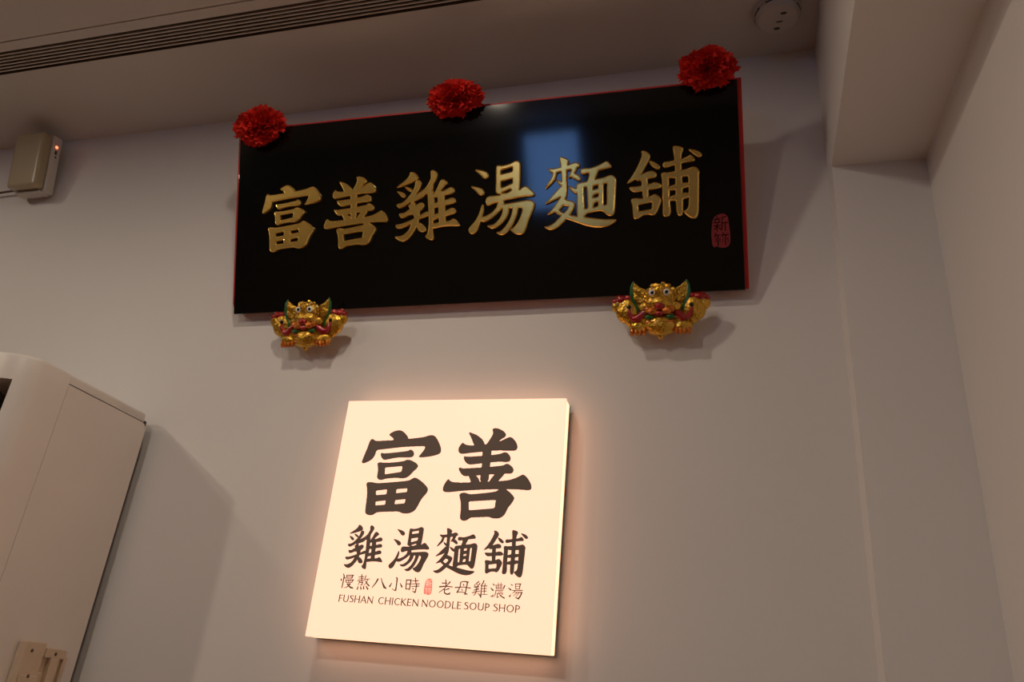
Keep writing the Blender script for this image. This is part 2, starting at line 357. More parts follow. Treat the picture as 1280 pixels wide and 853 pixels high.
# ------------------------------------------------------------------ lettering
# BRUSH: heavy brush characters as outlines (solid areas, holes) on a 1000 x 1000 box.
# PEN: light characters as strokes of (x, y, radius) on the same box.
BRUSH = {
    'wealth': ([[(0,614),(7,654),(41,776),(60,872),(86,896),(113,883),(141,865),(261,873),(379,877),(360,903),(303,938),(306,955),(360,988),(425,1000),(470,990),(521,952),(556,914),(557,893),(667,904),(766,917),(828,938),(878,938),(913,917),(972,834),(999,774),(1000,734),(975,712),(900,690),(803,676),(738,675),(724,682),(765,733),(790,777),(794,809),(654,803),(510,796),(380,782),(251,767),(166,758),(162,703),(138,655),(92,621),(30,597),(7,601)],
         [(230,716),(240,726),(274,718),(390,727),(547,745),(590,752),(604,768),(628,763),(657,739),(665,706),(652,679),(617,672),(501,674),(415,664),(317,643),(288,639),(263,654),(239,683)],
         [(206,602),(241,613),(294,606),(410,611),(552,629),(578,646),(621,646),(698,614),(739,581),(729,548),(686,509),(650,463),(612,436),(556,425),(490,434),(398,427),(341,419),(294,403),(256,409),(232,431),(234,497),(225,549)],
         [(107,363),(130,379),(174,380),(249,366),(406,379),(548,392),(645,404),(678,422),(711,441),(748,432),(833,381),(889,331),(903,306),(892,268),(833,195),(798,109),(770,64),(718,38),(664,30),(614,35),(576,53),(450,47),(351,42),(296,34),(258,5),(216,0),(171,11),(152,36),(148,144),(141,247),(124,318)]],
        [[(318,550),(533,570),(540,553),(534,503),(326,471),(322,511)], [(247,281),(389,299),(390,242),(257,230)], [(508,303),(641,315),(645,273),(508,257)], [(266,157),(391,173),(391,124),(271,114)], [(510,178),(640,193),(634,145),(509,132)]]),
    'goodness': ([[(221,950),(240,952),(325,922),(389,878),(422,834),(429,797),(409,760),(344,759),(306,803),(264,884)],
         [(493,987),(527,1000),(580,991),(635,962),(664,928),(654,899),(605,872),(547,810),(474,760),(420,784),(454,828),(498,903),(513,947)],
         [(125,777),(146,815),(170,840),(190,819),(233,806),(312,806),(429,816),(519,825),(576,843),(631,866),(681,891),(712,901),(745,887),(781,848),(805,798),(803,768),(781,749),(720,746),(617,751),(518,748),(406,735),(283,724),(180,709),(145,718),(127,740)],
         [(405,797),(513,797),(514,723),(513,613),(515,504),(513,409),(417,407),(417,491),(419,612)],
         [(197,678),(206,687),(242,679),(327,685),(417,691),(520,700),(621,714),(664,736),(703,722),(732,688),(741,658),(731,633),(700,625),(604,629),(515,620),(420,610),(337,599),(279,593),(245,604),(208,641)],
         [(154,555),(169,563),(199,551),(303,557),(419,564),(514,572),(621,584),(665,590),(695,609),(728,603),(768,573),(785,544),(778,514),(750,501),(693,501),(593,493),(516,492),(415,481),(326,475),(236,467),(202,482),(166,524)],
         [(273,479),(364,481),(400,443),(417,407),(407,383),(324,382),(305,429)],
         [(573,498),(693,504),(653,458),(620,416),(503,385),(524,421)],
         [(0,328),(7,370),(33,419),(55,438),(70,416),(114,402),(219,399),(347,406),(512,415),(676,425),(750,436),(823,461),(870,487),(894,497),(934,474),(983,410),(1000,364),(992,337),(958,331),(859,338),(709,339),(534,333),(357,323),(204,310),(76,294),(31,295),(7,304)],
         [(198,272),(219,291),(264,295),(317,277),(412,286),(525,299),(611,313),(635,330),(646,346),(702,347),(722,335),(775,301),(817,255),(819,238),(798,197),(759,150),(734,87),(712,57),(677,39),(628,32),(584,39),(558,50),(440,42),(359,38),(337,23),(318,9),(284,0),(253,7),(235,27),(236,109),(226,190),(205,249)]],
        [[(314,202),(617,225),(611,139),(327,111)]]),
    'chicken': ([[(15,792),(68,832),(166,896),(216,950),(221,999),(267,1000),(325,961),(359,910),(342,875),(277,847),(182,818),(86,792),(27,783)],
         [(17,731),(46,739),(122,712),(159,678),(162,644),(128,631),(82,659),(49,701)],
         [(137,787),(166,795),(254,756),(272,717),(245,704),(193,731)],
         [(305,856),(366,876),(406,833),(396,781),(354,711),(289,631),(206,542),(133,506),(68,481),(20,519),(19,553),(102,561),(173,610),(247,690),(300,778)],
         [(224,603),(325,650),(427,696),(470,677),(441,619),(301,568),(236,543)],
         [(60,392),(66,418),(132,411),(221,466),(312,512),(385,549),(437,539),(458,500),(425,448),(336,393),(218,381),(145,347),(96,342),(71,367)],
         [(191,516),(281,571),(329,530),(245,450)],
         [(7,237),(12,262),(82,260),(215,295),(344,351),(436,389),(490,416),(534,396),(533,350),(410,320),(299,273),(171,218),(76,192),(30,204)],
         [(254,450),(390,472),(383,353),(301,316)],
         [(258,280),(390,319),(327,182),(249,78),(190,25),(124,5),(60,28),(0,76),(6,93),(87,88),(170,125),(227,186)],
         [(326,241),(380,268),(436,236),(488,171),(485,138),(419,118),(364,149)],
         [(537,959),(550,994),(584,999),(643,962),(654,919),(627,854),(583,791),(591,744),(552,666),(483,660),(390,626),(304,637),(307,661),(395,704),(475,758),(521,828),(550,890)],
         [(496,698),(589,736),(605,599),(610,463),(603,293),(586,225),(590,125),(603,34),(590,0),(540,3),(484,37),(468,70),(502,96),(517,156),(521,257),(515,442),(503,578)],
         [(675,807),(698,846),(746,853),(798,811),(808,786),(764,759),(706,697),(667,635),(588,633),(625,703),(655,755)],
         [(638,686),(757,690),(765,536),(776,367),(788,200),(680,196),(669,363),(657,533)],
         [(585,650),(661,669),(757,690),(829,726),(878,728),(914,695),(912,652),(875,634),(770,618),(673,605),(595,595)],
         [(599,522),(666,536),(781,554),(875,583),(917,567),(937,534),(919,499),(853,489),(776,477),(679,465),(604,446)],
         [(590,360),(675,381),(790,402),(862,438),(913,427),(943,391),(926,353),(860,340),(784,326),(688,314),(596,276)],
         [(565,233),(681,246),(798,251),(855,261),(889,288),(931,273),(986,208),(1000,172),(959,170),(850,182),(713,180),(580,155)]],
        []),
    'soup': ([[(96,920),(113,934),(195,919),(280,888),(317,847),(305,801),(257,789),(214,810),(176,859)],
         [(35,697),(53,712),(146,689),(220,658),(251,617),(235,575),(187,565),(154,584),(104,646)],
         [(211,457),(239,433),(241,367),(216,283),(182,200),(140,100),(107,66),(61,51),(19,70),(0,119),(32,161),(108,230),(162,314)],
         [(419,943),(445,964),(517,949),(632,966),(705,999),(744,1000),(788,971),(792,920),(788,786),(779,652),(770,585),(618,563),(483,558),(420,581),(412,631),(420,757)],
         [(264,459),(264,517),(307,556),(426,548),(540,564),(674,582),(778,602),(821,636),(866,655),(921,615),(988,551),(997,518),(967,501),(841,505),(688,491),(555,475),(441,457),(366,438),(320,420),(280,426)],
         [(504,426),(677,438),(887,457),(956,446),(1000,412),(990,354),(953,279),(901,179),(869,81),(840,23),(796,0),(727,7),(653,52),(628,87),(692,106),(749,173),(793,256),(818,347),(746,369),(517,352)],
         [(448,474),(554,478),(539,395),(446,309),(341,239),(259,206),(199,214),(175,236),(198,274),(274,289),(364,330),(432,391)],
         [(518,402),(616,397),(620,315),(575,232),(499,163),(421,111),(344,108),(289,142),(296,158),(374,158),(461,219),(516,295)],
         [(666,391),(763,386),(740,287),(698,187),(644,104),(570,28),(506,9),(444,31),(420,59),(487,65),(555,116),(619,201),(661,300)]],
        [[(497,886),(669,917),(669,858),(496,835)], [(497,734),(669,762),(667,698),(503,651)], [(499,579),(632,623),(655,604),(587,575)]]),
    'noodle': ([[(215,986),(231,1000),(298,981),(351,949),(352,916),(332,858),(325,776),(323,695),(329,614),(326,500),(309,419),(244,433),(222,464),(247,546),(252,643),(244,741),(242,855)],
         [(61,836),(71,855),(124,843),(232,855),(339,875),(409,897),(453,908),(502,880),(507,844),(465,822),(331,801),(205,788),(133,778),(93,801)],
         [(130,802),(194,805),(175,738),(163,697),(99,630),(33,579),(17,586),(59,653),(114,720)],
         [(163,697),(240,667),(273,620),(249,598),(199,633)],
         [(391,827),(471,838),(452,780),(413,730),(367,696),(335,703),(373,761)],
         [(418,763),(475,740),(517,693),(521,661),(488,643),(438,674),(380,705)],
         [(256,611),(331,597),(285,531),(233,448),(130,404),(26,368),(16,379),(89,443),(168,527)],
         [(326,594),(378,583),(455,545),(494,523),(481,482),(427,488),(376,526)],
         [(240,465),(300,419),(368,389),(298,371),(237,288),(153,245),(48,217),(46,233),(119,292),(188,382)],
         [(276,402),(385,393),(434,360),(432,312),(396,247),(350,182),(294,132),(215,57),(148,23),(77,15),(18,48),(0,71),(51,70),(137,101),(232,192),(313,259),(350,317),(267,329)],
         [(153,245),(219,288),(222,264),(347,205),(468,171),(559,159),(687,133),(832,107),(1000,99),(977,67),(912,25),(810,0),(703,8),(574,41),(423,105),(310,148),(231,200)],
         [(508,766),(513,799),(556,816),(639,803),(726,825),(813,854),(863,883),(901,868),(939,813),(932,783),(858,778),(770,762),(663,752),(558,727),(521,737)],
         [(617,761),(769,771),(739,717),(705,635),(598,623),(633,705)],
         [(450,586),(482,619),(588,631),(712,651),(835,664),(904,690),(958,684),(999,637),(998,573),(988,429),(980,271),(965,176),(933,143),(889,144),(840,186),(800,224),(712,220),(572,194),(560,151),(469,163),(455,202),(461,361),(460,505)]],
        [[(559,549),(594,559),(607,271),(567,267)], [(687,562),(754,572),(749,524),(684,514)], [(693,442),(757,456),(750,412),(679,406)], [(694,330),(749,349),(747,290),(683,274)], [(828,575),(871,588),(865,301),(826,296)]]),
    'shop': ([[(190,962),(223,979),(288,948),(323,900),(307,843),(255,760),(203,669),(149,602),(74,567),(7,538),(0,553),(59,623),(134,739),(184,847),(212,921)],
         [(298,818),(326,827),(409,781),(452,734),(435,701),(400,700),(354,731),(314,778)],
         [(129,626),(229,665),(314,689),(358,683),(396,652),(400,612),(368,590),(273,583),(187,572),(118,561)],
         [(188,644),(275,647),(283,487),(292,312),(206,309),(196,484)],
         [(22,480),(42,494),(126,489),(246,502),(332,518),(365,530),(418,516),(459,486),(459,454),(409,436),(288,431),(185,419),(100,408),(53,438)],
         [(45,305),(64,332),(116,334),(179,320),(264,335),(331,354),(364,371),(409,349),(454,295),(452,264),(424,199),(389,119),(358,87),(324,82),(288,99),(203,91),(154,62),(113,44),(76,63),(71,161),(66,239)],
         [(613,983),(632,1000),(703,986),(753,963),(756,931),(730,873),(723,760),(730,584),(735,346),(735,158),(726,72),(695,44),(659,61),(641,123),(639,279),(640,501),(637,661),(635,821)],
         [(478,759),(495,792),(565,790),(650,806),(752,817),(811,840),(843,861),(880,830),(907,782),(886,766),(792,762),(673,742),(571,722),(512,707),(484,727)],
         [(817,925),(846,934),(925,912),(980,873),(1000,834),(959,808),(915,831),(858,886)],
         [(451,622),(466,646),(526,653),(558,593),(561,466),(564,260),(577,120),(557,64),(507,46),(463,68),(469,178),(464,399),(468,542)],
         [(467,638),(630,652),(783,666),(858,693),(910,690),(957,632),(953,584),(553,553)],
         [(800,666),(948,640),(950,513),(941,323),(935,136),(923,42),(893,2),(851,0),(789,36),(741,88),(730,119),(764,116),(803,161),(808,286),(809,476)],
         [(553,466),(823,500),(822,421),(551,389)],
         [(557,326),(818,365),(818,279),(557,244)]],
        [[(144,235),(326,263),(324,171),(153,151)]]),
}
PEN = {
    'slow': [[(110,1000,31),(189,853,43),(181,387,43),(164,6,37)], [(0,638,31),(18,543,56)], [(245,759,25),(304,680,43)], [(381,903,31),(419,700,31)], [(379,917,28),(907,942,37)], [(865,927,43),(815,719,37)], [(430,801,22),(811,820,22)], [(419,700,25),(829,720,25)], [(368,574,31),(430,400,31)], [(370,566,28),(968,604,37)], [(927,588,37),(854,422,31)], [(561,570,22),(603,422,21)], [(708,577,21),(729,429,21)], [(430,400,25),(883,423,24)], [(495,289,28),(771,314,37),(665,167,43),(509,51,28),(312,0,15)], [(528,269,21),(665,167,43),(833,54,61),(1000,23,49)]],
    'simmer': [[(260,1000,38),(349,546,29)], [(42,820,24),(457,877,29)], [(38,683,24),(470,734,23)], [(0,556,26),(495,604,26)], [(193,539,26),(88,273,18)], [(211,448,23),(440,485,35),(400,288,35),(286,308,18)], [(619,937,35),(568,712,26),(511,605,15)], [(605,688,23),(972,735,23)], [(807,697,29),(774,461,29),(560,269,15)], [(620,610,20),(779,435,35),(1000,263,52)], [(122,184,20),(79,0,53)], [(324,193,23),(384,14,52)], [(567,204,29),(606,38,52)], [(772,227,29),(945,28,52)]],
    'eight': [[(333,881,85),(217,472,68),(0,0,34)], [(547,1000,34),(689,554,59),(869,115,110),(1000,12,67)]],
    'small': [[(446,1000,38),(521,917,57),(539,402,44),(535,31,57),(479,0,38),(211,128,16)], [(115,538,32),(0,289,64)], [(821,574,25),(1000,312,63)]],
    'hour': [[(12,837,35),(52,196,38)], [(0,823,32),(363,846,41)], [(350,840,46),(322,171,40)], [(41,549,29),(320,563,29)], [(66,197,32),(316,210,32)], [(650,1000,35),(750,598,35)], [(457,780,23),(886,820,35)], [(417,576,23),(1000,606,35)], [(442,399,23),(994,449,35)], [(807,588,40),(802,236,37),(766,0,52),(545,79,17)], [(529,286,20),(594,225,40)]],
    'old': [[(429,1000,41),(486,576,38)], [(173,774,41),(549,779,29)], [(777,869,52),(621,689,29),(391,385,35),(10,101,23)], [(0,499,53),(487,563,35),(1000,534,35)], [(748,403,46),(435,281,23)], [(391,385,29),(430,96,43),(623,0,46),(826,37,58),(859,131,29)]],
    'mother': [[(328,913,45),(315,530,38),(155,110,57)], [(327,928,32),(545,1000,38),(810,958,57)], [(774,941,57),(747,558,44),(687,0,51)], [(0,480,45),(536,559,32),(1000,501,44)], [(177,141,32),(523,164,29),(834,10,44)], [(502,791,26),(549,692,51)], [(452,392,25),(486,292,45)]],
    'hen': [[(358,939,34),(85,698,15)], [(97,698,20),(140,655,30)], [(250,785,17),(282,730,22)], [(446,829,34),(336,687,25),(203,544,22)], [(98,584,30),(391,644,20)], [(370,609,22),(191,430,22)], [(94,403,27),(409,487,34)], [(0,240,29),(301,334,25),(498,355,20)], [(255,411,29),(238,229,29),(105,87,20)], [(387,237,20),(498,130,34),(555,66,29)], [(689,1000,39),(644,838,34),(523,696,20)], [(580,744,29),(575,450,32),(587,0,39)], [(796,823,29),(763,663,22)], [(612,678,22),(933,698,29)], [(775,663,24),(790,190,24)], [(630,516,20),(912,546,27)], [(646,367,20),(917,388,27)], [(643,171,17),(1000,190,19)]],
    'thick': [[(117,920,25),(206,835,44)], [(0,620,28),(160,488,55)], [(42,63,22),(148,69,44),(215,199,16)], [(337,855,25),(390,577,25)], [(339,829,22),(814,866,22)], [(497,991,25),(533,610,22)], [(682,1000,27),(705,619,22)], [(378,704,19),(879,742,19)], [(963,836,44),(892,603,25)], [(389,589,19),(891,616,19)], [(347,473,22),(873,526,27)], [(388,462,27),(346,219,27),(245,24,19)], [(516,380,19),(830,410,25)], [(459,276,19),(892,312,27)], [(499,278,27),(499,0,25),(637,83,16)], [(847,233,27),(736,152,19)], [(605,271,19),(752,115,33),(1000,2,49)]],
    'broth': [[(165,940,22),(251,881,38)], [(0,678,27),(171,572,54)], [(75,151,27),(145,117,43),(199,258,16)], [(471,981,27),(527,641,27)], [(457,980,24),(858,1000,32)], [(819,985,38),(780,654,27)], [(512,818,19),(751,842,19)], [(527,641,22),(793,655,22)], [(282,527,22),(1000,577,32)], [(510,527,27),(314,327,14)], [(467,411,19),(972,437,32)], [(973,425,48),(898,207,43),(769,0,54),(522,87,16)], [(629,394,24),(383,155,14)], [(775,402,24),(573,115,13)]],
}

def chaikin(pts, n=2, q=0.22):
    pts = [np.array(p, float) for p in pts]
    for _ in range(n):
        new = []
        for a, b in zip(pts, pts[1:] + pts[:1]):
            new.append(a + q * (b - a))
            new.append(b - q * (b - a))
        pts = new
    return pts

def fill_poly(mask, pts, cell, pad, value):
    P = np.array(pts) / cell + pad
    x0, y0 = np.maximum(np.floor(P.min(0)).astype(int) - 1, 0)
    x1, y1 = np.minimum(np.ceil(P.max(0)).astype(int) + 2, mask.shape[::-1])
    X, Y = np.meshgrid(np.arange(x0, x1), np.arange(y0, y1))
    inside = np.zeros(X.shape, bool)
    for a, b in zip(P, np.roll(P, -1, 0)):
        if a[1] == b[1]:
            continue
        hit = (a[1] > Y) != (b[1] > Y)
        inside ^= hit & (X < (b[0] - a[0]) * (Y - a[1]) / (b[1] - a[1]) + a[0])
    mask[y0:y1, x0:x1][inside] = value

def fill_stroke(mask, stroke, cell, pad, value):
    H, W = mask.shape
    X, Y = np.meshgrid(np.arange(W), np.arange(H))
    for a, b in zip(stroke, stroke[1:]):
        ax, ay, bx, by = a[0] / cell + pad, a[1] / cell + pad, b[0] / cell + pad, b[1] / cell + pad
        dx, dy = bx - ax, by - ay
        t = np.clip(((X - ax) * dx + (Y - ay) * dy) / max(dx * dx + dy * dy, 1e-9), 0, 1)
        r = (a[2] + t * (b[2] - a[2])) / cell
        mask[(X - ax - t * dx) ** 2 + (Y - ay - t * dy) ** 2 <= r * r] = value

def decimate(loop, tol):
    """Douglas-Peucker on a closed loop."""
    P = np.array(loop)
    def rec(i, j):
        if j <= i + 1:
            return []
        a, b = P[i], P[j % len(P)]
        d = b - a
        L = np.hypot(*d)
        q = P[i + 1:j]
        t = np.clip(((q - a) @ d) / max(L * L, 1e-12), 0, 1)
        dist = np.hypot(*(q - a - t[:, None] * d).T)
        k = int(dist.argmax())
        if dist[k] < tol:
            return []
        k += i + 1
        return rec(i, k) + [k] + rec(k, j)
    far = int(np.hypot(*(P - P[0]).T).argmax())
    idx = [0] + rec(0, far) + [far] + rec(far, len(P))
    return [tuple(P[i]) for i in idx]

def trace(mask, cell, pad):
    f = mask.astype(float)
    for _ in range(2):
        for ax in (0, 1):
            f = 0.25 * np.roll(f, 1, ax) + 0.5 * f + 0.25 * np.roll(f, -1, ax)
    s = f > 0.5
    code = s[:-1, :-1] * 1 + s[:-1, 1:] * 2 + s[1:, 1:] * 4 + s[1:, :-1] * 8
    table = {1: [(3, 0)], 2: [(0, 1)], 3: [(3, 1)], 4: [(1, 2)], 5: [(3, 0), (1, 2)], 6: [(0, 2)], 7: [(3, 2)],
             8: [(2, 3)], 9: [(2, 0)], 10: [(0, 1), (2, 3)], 11: [(2, 1)], 12: [(1, 3)], 13: [(1, 0)], 14: [(0, 3)]}
    nxt, pos = {}, {}
    def edge(y, x, e):
        if e == 0: key, a, b = (y, x, 0), (y, x), (y, x + 1)
        elif e == 1: key, a, b = (y, x + 1, 1), (y, x + 1), (y + 1, x + 1)
        elif e == 2: key, a, b = (y + 1, x, 0), (y + 1, x), (y + 1, x + 1)
        else: key, a, b = (y, x, 1), (y, x), (y + 1, x)
        if key not in pos:
            t = (0.5 - f[a]) / (f[b] - f[a])
            pos[key] = ((a[1] + t * (b[1] - a[1]) - pad) * cell, (a[0] + t * (b[0] - a[0]) - pad) * cell)
        return key
    for y, x in np.argwhere((code > 0) & (code < 15)):
        for e0, e1 in table[int(code[y, x])]:
            nxt[edge(y, x, e0)] = edge(y, x, e1)
    loops = []
    while nxt:
        k0, k = nxt.popitem()
        loop = [pos[k0]]
        while k != k0 and k in nxt:
            loop.append(pos[k])
            k = nxt.pop(k)
        if len(loop) > 6:
            loops.append(decimate(loop, 0.22 * cell))
    return loops

def glyph_loops(polys, holes, strokes, w, h, res=300, cut=()):
    """Outline loops, in the unit of w and h, of a character drawn on the 1000 box."""
    cell = max(w, h) / res
    pad = 8 + int(max([p[2] for s in strokes for p in s] + [0]) * h / 1000 / cell)
    mask = np.zeros((int(h / cell) + 2 * pad + 4, int(w / cell) + 2 * pad + 4), bool)
    sc = lambda l: [(p[0] * w / 1000, p[1] * h / 1000) for p in l]
    ss = lambda s: [(p[0] * w / 1000, p[1] * h / 1000, p[2] * h / 1000) for p in s]
    for p in polys:
        fill_poly(mask, chaikin(sc(p)), cell, pad, True)
    for p in strokes:
        fill_stroke(mask, ss(p), cell, pad, True)
    for p in holes:
        fill_poly(mask, chaikin(sc(p), 1, 0.06), cell, pad, False)
    for p in cut:
        fill_stroke(mask, ss(p), cell, pad, False)
    return trace(mask, cell, pad)

def loops_mesh(name, loops, depth, bevel=0.0, scale=1.0):
    """Solid lettering: front at z = depth, back at z = 0, rim chamfered by 'bevel'."""
    K = 1000.0 * scale                   # triangulate in millimetres, then shrink
    pts, edges = [], []
    for lp in loops:
        n0 = len(pts)
        pts += [Vector((x * K, y * K)) for x, y in lp]
        edges += [(n0 + i, n0 + (i + 1) % len(lp)) for i in range(len(lp))]
    vs, es, fs = delaunay_2d_cdt(pts, edges, [], 0, 1e-5)[:3]
    V = np.array([tuple(v) for v in vs])
    cen = np.array([V[list(f)].mean(0) for f in fs])
    inside = np.zeros(len(fs), bool)
    for a, b in edges:
        a, b = pts[a], pts[b]
        if a.y == b.y:
            continue
        hit = (a.y > cen[:, 1]) != (b.y > cen[:, 1])
        inside ^= hit & (cen[:, 0] < (b.x - a.x) * (cen[:, 1] - a.y) / (b.y - a.y) + a.x)
    bm = bmesh.new()
    bv = [bm.verts.new((x, y, 0)) for x, y in V]
    for f, ok in zip(fs, inside):
        if ok:
            bm.faces.new([bv[i] for i in f])
    bmesh.ops.delete(bm, geom=[v for v in bm.verts if not v.link_faces], context='VERTS')
    bmesh.ops.recalc_face_normals(bm, faces=bm.faces)
    if sum(f.normal.z for f in bm.faces) < 0:
        bmesh.ops.reverse_faces(bm, faces=bm.faces)
    front = bm.faces[:]
    if bevel:
        # chamfer up to a rim, then a shallow chamfer down to the sunk face
        bmesh.ops.inset_region(bm, faces=front, use_boundary=True, use_even_offset=False, thickness=bevel * 1000, depth=0)
        bmesh.ops.inset_region(bm, faces=front, use_boundary=True, use_even_offset=False, thickness=bevel * 700, depth=0)
        inner = {v for f in front for v in f.verts}
    d = depth * 1000
    rim = [e for e in bm.edges if e.is_boundary]
    rim_v = {v for e in rim for v in e.verts}
    for v in bm.verts:
        if not bevel:
            v.co.z = d
        elif v in rim_v:
            v.co.z = d - bevel * 1000
        else:
            v.co.z = d - (bevel * 450 if v in inner else 0)
    ex = bmesh.ops.extrude_edge_only(bm, edges=rim)
    for v in ex['geom']:
        if isinstance(v, bmesh.types.BMVert):
            v.co.z = 0
    bmesh.ops.scale(bm, vec=(0.001, 0.001, 0.001), verts=bm.verts)
    me = bpy.data.meshes.new(name)
    bm.normal_update()
    bm.to_mesh(me)
    bm.free()
    return me

# ------------------------------------------------------------------ name plaque (leans out at the top)
LEAN = math.radians(19)
PX = -1.4686
plaque = thing('name_plaque', 'long black lacquered plaque with gold characters, leaning from the wall', 'plaque',
               (PX, -0.035, 1.0195 + EYE), (math.pi / 2 + LEAN, 0, 0))
link('red_backing', prism('red_backing', [(0.004, 0.010), (0.0, 0.010), (-0.0075, 0.034), (-0.0095, 0.3), (-0.0095, 0.591), (1.5172, 0.5713), (1.5182, 0.006), (1.509, 0.004), (1.507, 0.010)],
                          -0.028, -0.0085, 'z', bevel=0.001), 'red_board', plaque)
link('black_board', prism('black_board', [(0.003, -0.001), (0.001, 0.5829), (1.5065, 0.5632), (1.5085, -0.001)], -0.0083, 0.0, 'z', bevel=0.0015), 'lacquer', plaque)
PLAQUE_TEXT = [('wealth', -1.3753, -1.176, 0.1825, 0.3903), ('goodness', -1.1626, -0.9542, 0.1776, 0.3959),
               ('chicken', -0.9317, -0.7301, 0.1849, 0.3941), ('soup', -0.7067, -0.5113, 0.1827, 0.3972),
               ('noodle', -0.4862, -0.2843, 0.1867, 0.3966), ('shop', -0.2561, -0.0564, 0.1934, 0.3962)]
for key, x0, x1, y0, y1 in PLAQUE_TEXT:
    po_, ho_ = BRUSH[key]
    lp = glyph_loops(po_, ho_, [], x1 - x0, y1 - y0)
    ob = link('character', loops_mesh('character', lp, 0.0085, 0.0022), 'gold_leaf', plaque, (x0 - PX, y0, 0))
    ob['label'] = 'raised gold brush character'

SEAL_BODY = [[(250, 60), (160, 20), (60, 60), (15, 180), (0, 450), (60, 760), (160, 900), (330, 970), (560, 1000), (760, 980), (900, 900), (930, 700), (1000, 400), (980, 140), (880, 40), (700, 0), (450, 10)]]
SEAL_CUT = [  # two stacked characters reversed out of the oval
    [(160, 840, 14), (480, 850, 14)], [(320, 930, 14), (320, 850, 14)], [(210, 760, 12), (250, 830, 12)], [(430, 760, 12), (400, 830, 12)],
    [(140, 740, 14), (500, 750, 14)], [(150, 650, 14), (490, 660, 14)], [(320, 740, 14), (320, 500, 14)], [(300, 640, 12), (170, 540, 12)], [(340, 640, 12), (470, 560, 12)],
    [(590, 880, 14), (820, 910, 14)], [(600, 880, 14), (570, 620, 14), (520, 520, 14)], [(590, 720, 14), (860, 730, 14)], [(740, 720, 14), (740, 500, 14)],
    [(260, 440, 14), (170, 330, 14)], [(220, 370, 14), (470, 380, 14)], [(340, 370, 14), (340, 70, 14)], [(240, 300, 10), (220, 180, 10)], [(440, 300, 10), (450, 180, 10)],
    [(640, 440, 14), (560, 330, 14)], [(590, 370, 14), (880, 380, 14)], [(740, 370, 14), (740, 90, 14)], [(620, 280, 10), (600, 160, 10)], [(850, 290, 10), (870, 170, 10)]]
sx0, sx1, sy0, sy1 = -0.0403, 0.0077, 0.1115, 0.2027
lp = glyph_loops(SEAL_BODY, [], [], sx1 - sx0, sy1 - sy0, 260, SEAL_CUT)
ob = link('seal', loops_mesh('seal', lp, 0.0012), 'seal_red', plaque, (sx0 - PX, sy0, 0.0001))
ob['label'] = 'small dark red oval seal stamp'

# ------------------------------------------------------------------ square light box sign
box = thing('light_box_sign', 'glowing square white light box sign with dark brown characters', 'sign',
            (-1.0035, -0.065, 0.114 + EYE), (math.pi / 2, 0, 0))
W = 0.602
link('face_panel', boxes('face_panel', [((0, 0, -0.007), (W, W, 0))], 0.0025, 3), 'acrylic', box)
link('side_frame', boxes('side_frame', [((0.0015, 0.0015, -0.047), (W - 0.0015, W - 0.0015, -0.008))], 0.002), 'acrylic_side', box)
link('back_tray', boxes('back_tray', [((0.001, 0.001, -0.052), (W - 0.001, W - 0.001, -0.0475))], 0.001), 'tray', box)
link('wall_mount', boxes('wall_mount', [((0.03, 0.03, -0.0645), (W - 0.03, W - 0.03, -0.0525))]), 'mount', box)
BOX_TEXT = [('wealth', 70.3, 293.0, 215.3, 225.0), ('goodness', 303.1, 286.2, 227.2, 237.0),
            ('chicken', 69.7, 161.7, 101.7, 107.1), ('soup', 188.2, 160.4, 100.3, 108.0),
            ('noodle', 304.1, 159.0, 105.2, 109.5), ('shop', 425.5, 160.4, 106.1, 108.4),
            ('slow', 70.0, 115.7, 34.0, 32.4), ('simmer', 114.2, 114.9, 31.6, 33.7), ('eight', 154.4, 119.8, 36.6, 23.0),
            ('small', 199.9, 116.1, 31.3, 30.3), ('hour', 240.3, 114.5, 34.2, 32.9), ('old', 326.5, 114.4, 31.2, 32.0),
            ('mother', 365.1, 116.7, 37.1, 28.8), ('hen', 408.0, 112.1, 36.6, 37.0), ('thick', 451.8, 113.3, 33.9, 32.8),
            ('broth', 493.9, 113.6, 33.2, 32.8)]
for key, x, y, w, h in BOX_TEXT:
    if key in BRUSH:
        lp = glyph_loops(*BRUSH[key], [], w, h)
    else:
        lp = glyph_loops([], [], PEN[key], w, h, 220)
    link('character', loops_mesh('character', lp, 0.0008, 0, 0.001), 'vinyl', box, (x / 1000, y / 1000, 0.0001))
lp = glyph_loops(SEAL_BODY, [], [], 20.0, 37.5, 240, SEAL_CUT)
ob = link('seal', loops_mesh('seal', lp, 0.0008, 0, 0.001), 'vinyl_red', box, (0.288, 0.1105, 0.0001))
ob['label'] = 'small light red oval seal stamp'

